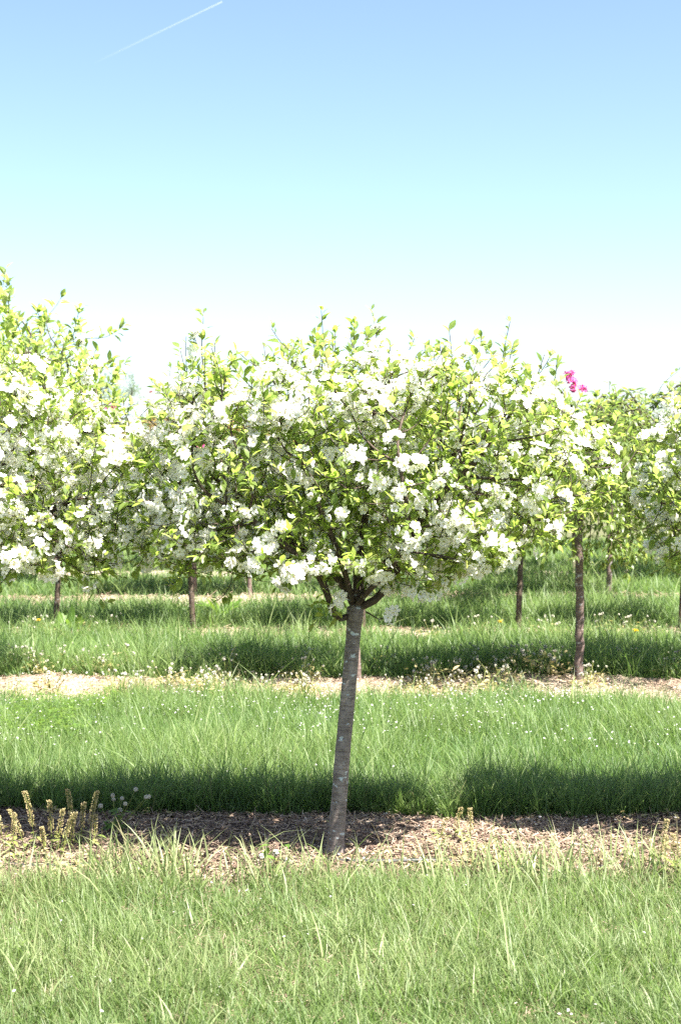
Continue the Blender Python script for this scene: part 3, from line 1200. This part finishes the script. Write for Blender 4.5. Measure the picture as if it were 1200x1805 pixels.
M_brick, M_roof, M_wall, M_glass = plain("red_brick", (.26, .05, .05)), plain("slate_roof", (.30, .36, .42)), plain("pale_siding", (.6, .58, .54)), plain("dark_glass", (.03, .04, .05), .1)
bx = lambda mb, lo, hi: mb.add(box_v * (np.array(hi) - lo) + (np.array(hi) + lo) / 2, box_q)
mb = MB(); bx(mb, np.array((-4., 0, 0)), (4., 7., 4.6)); mb.build("wall", M_wall, house, False)
mb = MB()
mb.add([(-4.4, -.4, 4.6), (4.4, -.4, 4.6), (4.4, 3.5, 6.75), (-4.4, 3.5, 6.75), (-4.4, 7.4, 4.6), (4.4, 7.4, 4.6)],
       [(0, 1, 2, 3), (3, 2, 5, 4), (0, 4, 5, 1)], [(0, 3, 4), (1, 5, 2)])
roof = mb.build("roof", M_roof, house, False)
mb = MB(); bx(mb, np.array((-1.1, 3.1, 6.4)), (-.62, 3.7, 7.5)); bx(mb, np.array((-1.15, 3.05, 7.5)), (-.57, 3.75, 7.6))
ch = mb.build("chimney", M_brick, roof, False)
for x in (-2.4, 0, 2.4):
    mb = MB(); bx(mb, np.array((x - .5, -.05, 1.4)), (x + .5, .02, 2.9)); mb.build("window", M_glass, house, False)

# vapour trail high in the sky
mb = MB()
P0, P1 = at(165, 112, 4000), at(392, 3, 4000)
n = 30
tube(mb, [P0 + (P1 - P0) * k / n for k in range(n + 1)], [2.0 - .9 * k / n for k in range(n + 1)], 8)
M_trail, t, o_ = new_mat("vapour")
tc = t.nodes.new('ShaderNodeTexCoord')
sp = t.nodes.new('ShaderNodeSeparateXYZ')
t.links.new(tc.outputs['Generated'], sp.inputs[0])
al = ramp(t, sp.outputs[0], [(0, (0, 0, 0)), (.35, (.05, .05, .05)), (.8, (.12, .12, .12)), (1, (.2, .2, .2))])
tr_ = t.nodes.new('ShaderNodeBsdfTransparent')
df_ = t.nodes.new('ShaderNodeBsdfDiffuse')
df_.inputs[0].default_value = (.85, .86, .88, 1)
mx = t.nodes.new('ShaderNodeMixShader')
t.links.new(al, mx.inputs[0]); t.links.new(tr_.outputs[0], mx.inputs[1]); t.links.new(df_.outputs[0], mx.inputs[2])
t.links.new(mx.outputs[0], o_.inputs[0])
o = mb.build("vapour_trail", M_trail)
tag(o, "thin white aircraft vapour trail fading across the blue sky", "vapour trail")

# ------------------------------------------------------------------ small plants and litter
ico_me = None


def fluff_ball(mb, c, r, n=70, mat=0):
    """round head of many small bristles"""
    d = unit_rand(n)
    s = norm(np.cross(d, unit_rand(n)))
    w_ = r * .42
    tip = c + d * r
    V = np.stack([tip + s * w_, tip - s * w_ * .5 + np.cross(d, s) * w_ * .8, tip - s * w_ * .5 - np.cross(d, s) * w_ * .8, np.broadcast_to(c, (n, 3))], 1)
    off = (np.arange(n) * 4)[:, None, None]
    T = np.array([(0, 1, 2), (0, 3, 1), (1, 3, 2), (2, 3, 0)])
    mb.add(V.reshape(-1, 3), None, (T[None] + off).reshape(-1, 3), np.repeat(rng.random(n), 4), mat)


def pepperweed(label, loc, h, group, rz=0):
    root = empty("pepperweed", loc, label, "weed", group, rz)
    ms, mp, ml = MB(), MB(), MB()
    lx, ly = rng.normal(0, .15, 2)
    h *= rng.uniform(.72, 1.2)
    zs = np.linspace(0, 1, 9)
    P = np.stack([lx * h * zs ** 2, ly * h * zs ** 2, h * zs], -1)
    tube(ms, P, np.linspace(.0022, .001, 9), 5, rnd=.7)
    n = int(h * 1100)
    t_ = rng.uniform(.40, 1.0, n) ** .9
    a = np.arange(n) * 2.4
    rad = .011 * (1 - .35 * t_) * rng.uniform(.7, 1.2, n)
    d = np.stack([np.cos(a), np.sin(a), np.full(n, .5)], -1)
    c = np.stack([lx * h * t_ ** 2, ly * h * t_ ** 2, h * t_], -1)
    M = frames(d, unit_rand(n)) * .0042
    disc = np.array([(0, 0, .0), (.35, .42, .06), (.9, .5, 0), (1.2, 0, .08), (.9, -.5, 0), (.35, -.42, .06)])
    scatter(mp, disc, np.array([(0, 1, 2, 3), (0, 3, 4, 5)]), None, c + norm(d) * rad[:, None], M, rng.beta(2, 2, n))
    fluff_ball(mp, np.array((lx * h, ly * h, h)), .006, 30)
    m = 10
    put_leaves(ml, np.stack([rng.normal(0, .004, m), rng.normal(0, .004, m), rng.uniform(.005, h * .45, m)], -1), norm(unit_rand(m) * (1, 1, .3) + np.array((0, 0, .3))),
               rng.uniform(.02, .045, m), LEAF_LONG)
    ms.build("stem", M_stem, root); mp.build("seed_spike", M_pod, root); ml.build("foliage", M_stem, root)
    return root


GP = "seed spiked pepperweeds in the front mulch"
pl = [(8, 1492, .185), (24, 1500, .13), (44, 1490, .16), (62, 1488, .18), (92, 1486, .165), (103, 1490, .175), (124, 1484, .16), (131, 1482, .17), (144, 1478, .18), (158, 1480, .175),
      (167, 1482, .16), (78, 1494, .11), (112, 1492, .12), (800, 1482, .11), (829, 1492, .135), (775, 1480, .10), (1160, 1545, .165), (1172, 1542, .16), (1188, 1540, .175), (1197, 1548, .15)]
for px, py, h in pl:
    if px < 400: lab = "pale seed spiked weed in the clump at the left end of the mulch"
    elif px < 1000: lab = "short tan seed spike beside the mulch, right of the main trunk"
    else: lab = "tan seed spike of the pepperweed clump at the right end of the mulch"
    g_ = ground_at(px, py + (26 if px < 400 else 14))
    pepperweed(lab, (g_[0], g_[1], .015), h * 1.2, GP + (" left" if px < 400 else " middle" if px < 1000 else " right"), 0)


def clock_plant(label, loc, heads, group=None, name="seed_head_weed", leaves=12, hr=.0085):
    root = empty(name, loc, label, "weed", group)
    ms, ml = MB(), MB()
    for (dx, dy, h) in heads:
        P = np.array([(0, 0, 0), (dx * .3, dy * .3, h * .45), (dx * .75, dy * .75, h * .8), (dx, dy, h)])
        tube(ms, P, [.0016, .0014, .0012, .001], 5, rnd=.6)
        mh = MB()
        fluff_ball(mh, np.array((dx, dy, h)), hr * rng.uniform(.85, 1.2), 60)
        mh.build("seed_head", M_clock, root)
    put_leaves(ml, np.stack([rng.normal(0, .02, leaves), rng.normal(0, .02, leaves), rng.uniform(.01, .12, leaves)], -1),
               norm(unit_rand(leaves) * (1, 1, .3) + np.array((0, 0, .4))), rng.uniform(.03, .07, leaves), LEAF_LONG)
    ms.build("stem", M_stem, root); ml.build("foliage", M_clover, root)
    return root


g_ = ground_at(205, 1482)
hd = [((px - 205) / 445, rng.normal(0, .03), (1482 - py) / 445) for px, py in ((178, 1418), (197, 1413), (213, 1410), (210, 1430), (240, 1390), (262, 1398), (263, 1405), (226, 1408), (198, 1402))]
clock_plant("straggling weed with blue white seed heads against dark shaded grass", g_, hd, leaves=34)
g_ = ground_at(480, 1548)
hd = [((px - 480) / 460, rng.normal(0, .02), (1548 - py) / 460) for px, py in ((462, 1510), (486, 1503), (506, 1518))]
clock_plant("small weed with three round white heads near the main trunk's foot", g_, hd, leaves=10, hr=.011)

# white flowered weeds of the second-row strip: one built with parts, the rest copied
GW = "white flowered weeds in the second row strip"


def white_weed(label, loc, group, seed):
    root = empty("flowering_weed", loc, label, "weed", group)
    ml = MB()
    for _ in range(11):
        a, rr, h = rng.uniform(0, 6.28), rng.uniform(.01, .15), rng.uniform(.06, .18)
        dx, dy = math.cos(a) * rr, math.sin(a) * rr
        ms, mh = MB(), MB()
        tube(ms, [(dx * .1, dy * .1, 0), (dx * .5, dy * .5, h * .6), (dx, dy, h)], [.0022, .0018, .0014], 4, rnd=rng.random())
        fluff_ball(mh, np.array((dx, dy, h)), rng.choice([.004, .006, .008, .012]), 26)
        st = ms.build("stem", M_stem, root)
        mh.build("flower_head", M_clock, st)
    m = 46
    put_leaves(ml, np.stack([rng.normal(0, .06, m), rng.normal(0, .06, m), rng.uniform(.01, .11, m)], -1), norm(unit_rand(m) * (1, 1, .5) + np.array((0, 0, .3))),
               rng.uniform(.025, .06, m), LEAF_LONG)
    ml.build("foliage", M_pod, root)
    return root


ww = [white_weed("low weed with small white heads in the second strip, left of the trunk", ground_at(60, 1185), GW + " left", 0),
      white_weed("low weed with small white heads in the second strip, left of the trunk", ground_at(110, 1180), GW + " left", 1)]
for k in range(64):
    px = rng.uniform(10, 580) if k < 34 else rng.uniform(670, 1195)
    py = rng.uniform(1196, 1238) if k % 3 else rng.uniform(1180, 1200)
    s_ = "left" if px < 600 else "right"
    copy_thing(ww[k % 2], ground_at(px, py), f"low weed with small white heads in the second strip, {s_} of the trunk", GW + " " + s_, rng.uniform(0, 6.28), rng.uniform(.75, 1.25))
for px, py in ((40, 1128), (62, 1130), (80, 1126), (160, 1120), (200, 1118), (950, 1130), (970, 1128), (1060, 1124), (1110, 1126), (1150, 1128), (760, 1130), (840, 1128)):
    s_ = "left" if px < 600 else "right"
    copy_thing(ww[px % 2], ground_at(px, py), f"pale headed weed by the third tree row, {s_} of the main trunk", "weeds by the third row " + s_, rng.uniform(0, 6.28), rng.uniform(.9, 1.3))


def dandelion(label, px, py):
    b = ground_at(px, py + 14)
    root = empty("dandelion", b, label, "flower")
    ms, mh = MB(), MB()
    h = .16
    tube(ms, [(0, 0, 0), (.004, 0, h * .6), (.006, 0, h)], [.002, .002, .0018], 6)
    m = 40
    a = rng.uniform(0, 6.28, m)
    d = np.stack([np.cos(a), np.sin(a), rng.uniform(.1, 1.6, m)], -1)
    put_leaves(mh, np.tile((.006, 0, h), (m, 1)), norm(d), np.full(m, .024), LEAF_LONG)
    ms.build("stem", M_stem, root); mh.build("flower_head", M_yellow, root)


dandelion("yellow dandelion beside the leaning trunk in the third row", 880, 1117)
dandelion("yellow dandelion in the grass right of the tall straight trunk", 1118, 1134)
dandelion("yellow dandelion under the left blossom tree", 66, 1114)


def dock(label, px, py, h, n):
    root = empty("broadleaf_weed", ground_at(px, py), label, "weed", "broad leaved weeds in the grass")
    ml = MB()
    a = rng.uniform(0, 6.28, n)
    d = norm(np.stack([np.cos(a) * .6, np.sin(a) * .6, rng.uniform(.6, 1.6, n)], -1))
    put_leaves(ml, np.stack([np.cos(a) * .03, np.sin(a) * .03, np.zeros(n)], -1), d, h * rng.uniform(.6, 1.1, n), LEAF_LONG, rnd=rng.random(n) * .5)
    ml.build("foliage", M_clover, root)
    ms = MB()
    tube(ms, [(0, 0, -.01), (.005, 0, h * .35), (.01, 0, h * .6)], [.006, .004, .002], 6)
    ms.build("stem", M_stem, root)


dock("tall dark broadleaf weed in the grass band left of the main trunk", 400, 1192, .26, 26)
dock("broad leaved green weed at the foot of the dark left trunk", 118, 1120, .24, 30)
dock("upright broad leaved weed near the slim trunk left of the gap", 392, 1092, .24, 24)
dock("pale green broadleaf weed right of the main trunk in the grass band", 760, 1190, .17, 18)

# clover patch at the left of the middle grass
mb = MB()
n = 3800
p = np.stack([rng.uniform(-2.5, -1.35, n), rng.uniform(7.7, 9.0, n), rng.uniform(.05, .13, n)], -1)
keep = (p[:, 1] < 8.95) * vnoise(p[:, 0], p[:, 1], 3, 91) + .5 * (-1.6 - p[:, 0]) > .42
p = p[keep]
tri_v, tri_q, tri_t = [], [], []
for k in range(3):
    a = k * 2 * math.pi / 3
    for (r_, da, z) in ((0, 0, 0), (.7, .5, .1), (1, 0, .16), (.7, -.5, .1)):
        tri_v.append((r_ * math.cos(a + da), r_ * math.sin(a + da), z))
    tri_q.append((4 * k, 4 * k + 3, 4 * k + 2, 4 * k + 1))
M = rand_frames(len(p), .3) * .014
scatter(mb, np.array(tri_v), np.array(tri_q), None, p, M, rng.random(len(p)))
o = mb.build("clover", M_clover)
tag(o, "bright clover patch in the middle grass at the left edge", "clover", kind='stuff')

# fallen petals
mb = MB()
pv = np.array([(-.5, 0, 0), (0, -.4, .08), (.45, -.25, .14), (.6, 0, .1), (.45, .25, .14), (0, .4, .08)])
pq = np.array([(0, 1, 4, 5), (1, 2, 3, 4)])


def petals(n, x0, x1, y0, y1, z0, z1, s):
    p = np.stack([rng.uniform(x0, x1, n), rng.uniform(y0, y1, n), rng.uniform(z0, z1, n)], -1)
    p = p[np.abs(p[:, 0]) < .25 * p[:, 1] + .5]
    keep = rng.random(len(p)) < 1.9 * np.clip(vnoise(p[:, 0], p[:, 1], 1.5, 5) - .22, 0, 1)
    p = p[keep]
    scatter(mb, pv, pq, None, p, rand_frames(len(p), .5) * (s * rng.uniform(.55, 1.25, len(p)))[:, None, None], rng.random(len(p)))


petals(4200, -3, 3, 7.4, 9.1, .05, .15, .011)
petals(300, -2.4, 2.4, 6.4, 7.6, .06, .18, .010)
petals(800, -3.2, 3.2, 9.0, 10.1, .02, .06, .016)
petals(170, -2, 2, 5.45, 6.25, .035, .05, .013)
petals(160, -1.6, 1.6, 3.9, 5.4, .03, .08, .010)
o = mb.build("fallen_petals", M_petal)
tag(o, "white petals scattered over the grass and mulch", "petals", kind='stuff')

# straw thatch between the blades, and low dry weeds on the front strip
mb = MB()
n = 9000
x = rng.uniform(-1.9, 1.9, n)
y = rng.uniform(3.7, 5.55, n)
k_ = (rng.random(n) < np.clip((vnoise(x, y, 2.1, 71) - .25) * 1.3 + .9 * np.exp(-np.clip(edge_front(x, 0) - y, 0, 9) / .12), 0, 1)) & (np.abs(x) < .25 * y + .3)
x, y = x[k_], y[k_]
n = len(x)
M = rand_frames(n, .45) * np.stack([rng.uniform(.02, .06, n), rng.uniform(.001, .0026, n), np.full(n, .001)], -1)[:, None, :]
scatter(mb, box_v, box_q, None, np.stack([x, y, rng.uniform(.003, .03, n)], -1), M, rng.uniform(.35, .8, n))
o = mb.build("straw", M_chip, smooth=False)
tag(o, "dry straw thatch lying between the blades of the front lawn", "straw", kind='stuff')
mb = MB()
n = 9000
x = rng.uniform(-1.6, 1.6, n)
s_ = rng.random(n)
y = edge_front(x, 0) - .03 + (edge_back(x, 0) - edge_front(x, 0)) * s_ ** 1.3
msk = np.clip(1.5 * np.exp(-((x + 1.15) / .34) ** 2) + .8 * np.exp(-((x - .42) / .25) ** 2) * (s_ < .6) + 1.2 * np.exp(-((x - 1.32) / .16) ** 2) + .12, 0, 1)
k_ = rng.random(n) < msk * np.clip((vnoise(x, y, 5, 72) - .2) * 2, 0, 1)
x, y = x[k_], y[k_]
n = len(x)
a_ = rng.uniform(0, 6.28, n)
put_leaves(mb, np.stack([x, y, rng.uniform(.012, .055, n)], -1), norm(np.stack([np.cos(a_), np.sin(a_), rng.uniform(-.1, .9, n)], -1)), rng.uniform(.012, .034, n), LEAF_LONG)
o = mb.build("dry_weeds", M_pod)
tag(o, "low dry yellowish weeds matting parts of the front mulch", "ground cover", kind='stuff')

# irrigation hose lying along the front edge of the mulch
mb = MB()
P = []
for px in range(-260, 1500, 40):
    g_ = ground_at(px, 1533 + 5 * math.sin(px / 130.0) + 3 * math.sin(px / 47.0))
    P.append((g_[0], g_[1], .022 + .008 * math.sin(px / 90.0)))
tube(mb, P, .008, 10)
o = mb.build("irrigation_hose", M_hose)
tag(o, "black irrigation hose lying along the front edge of the mulch", "hose")
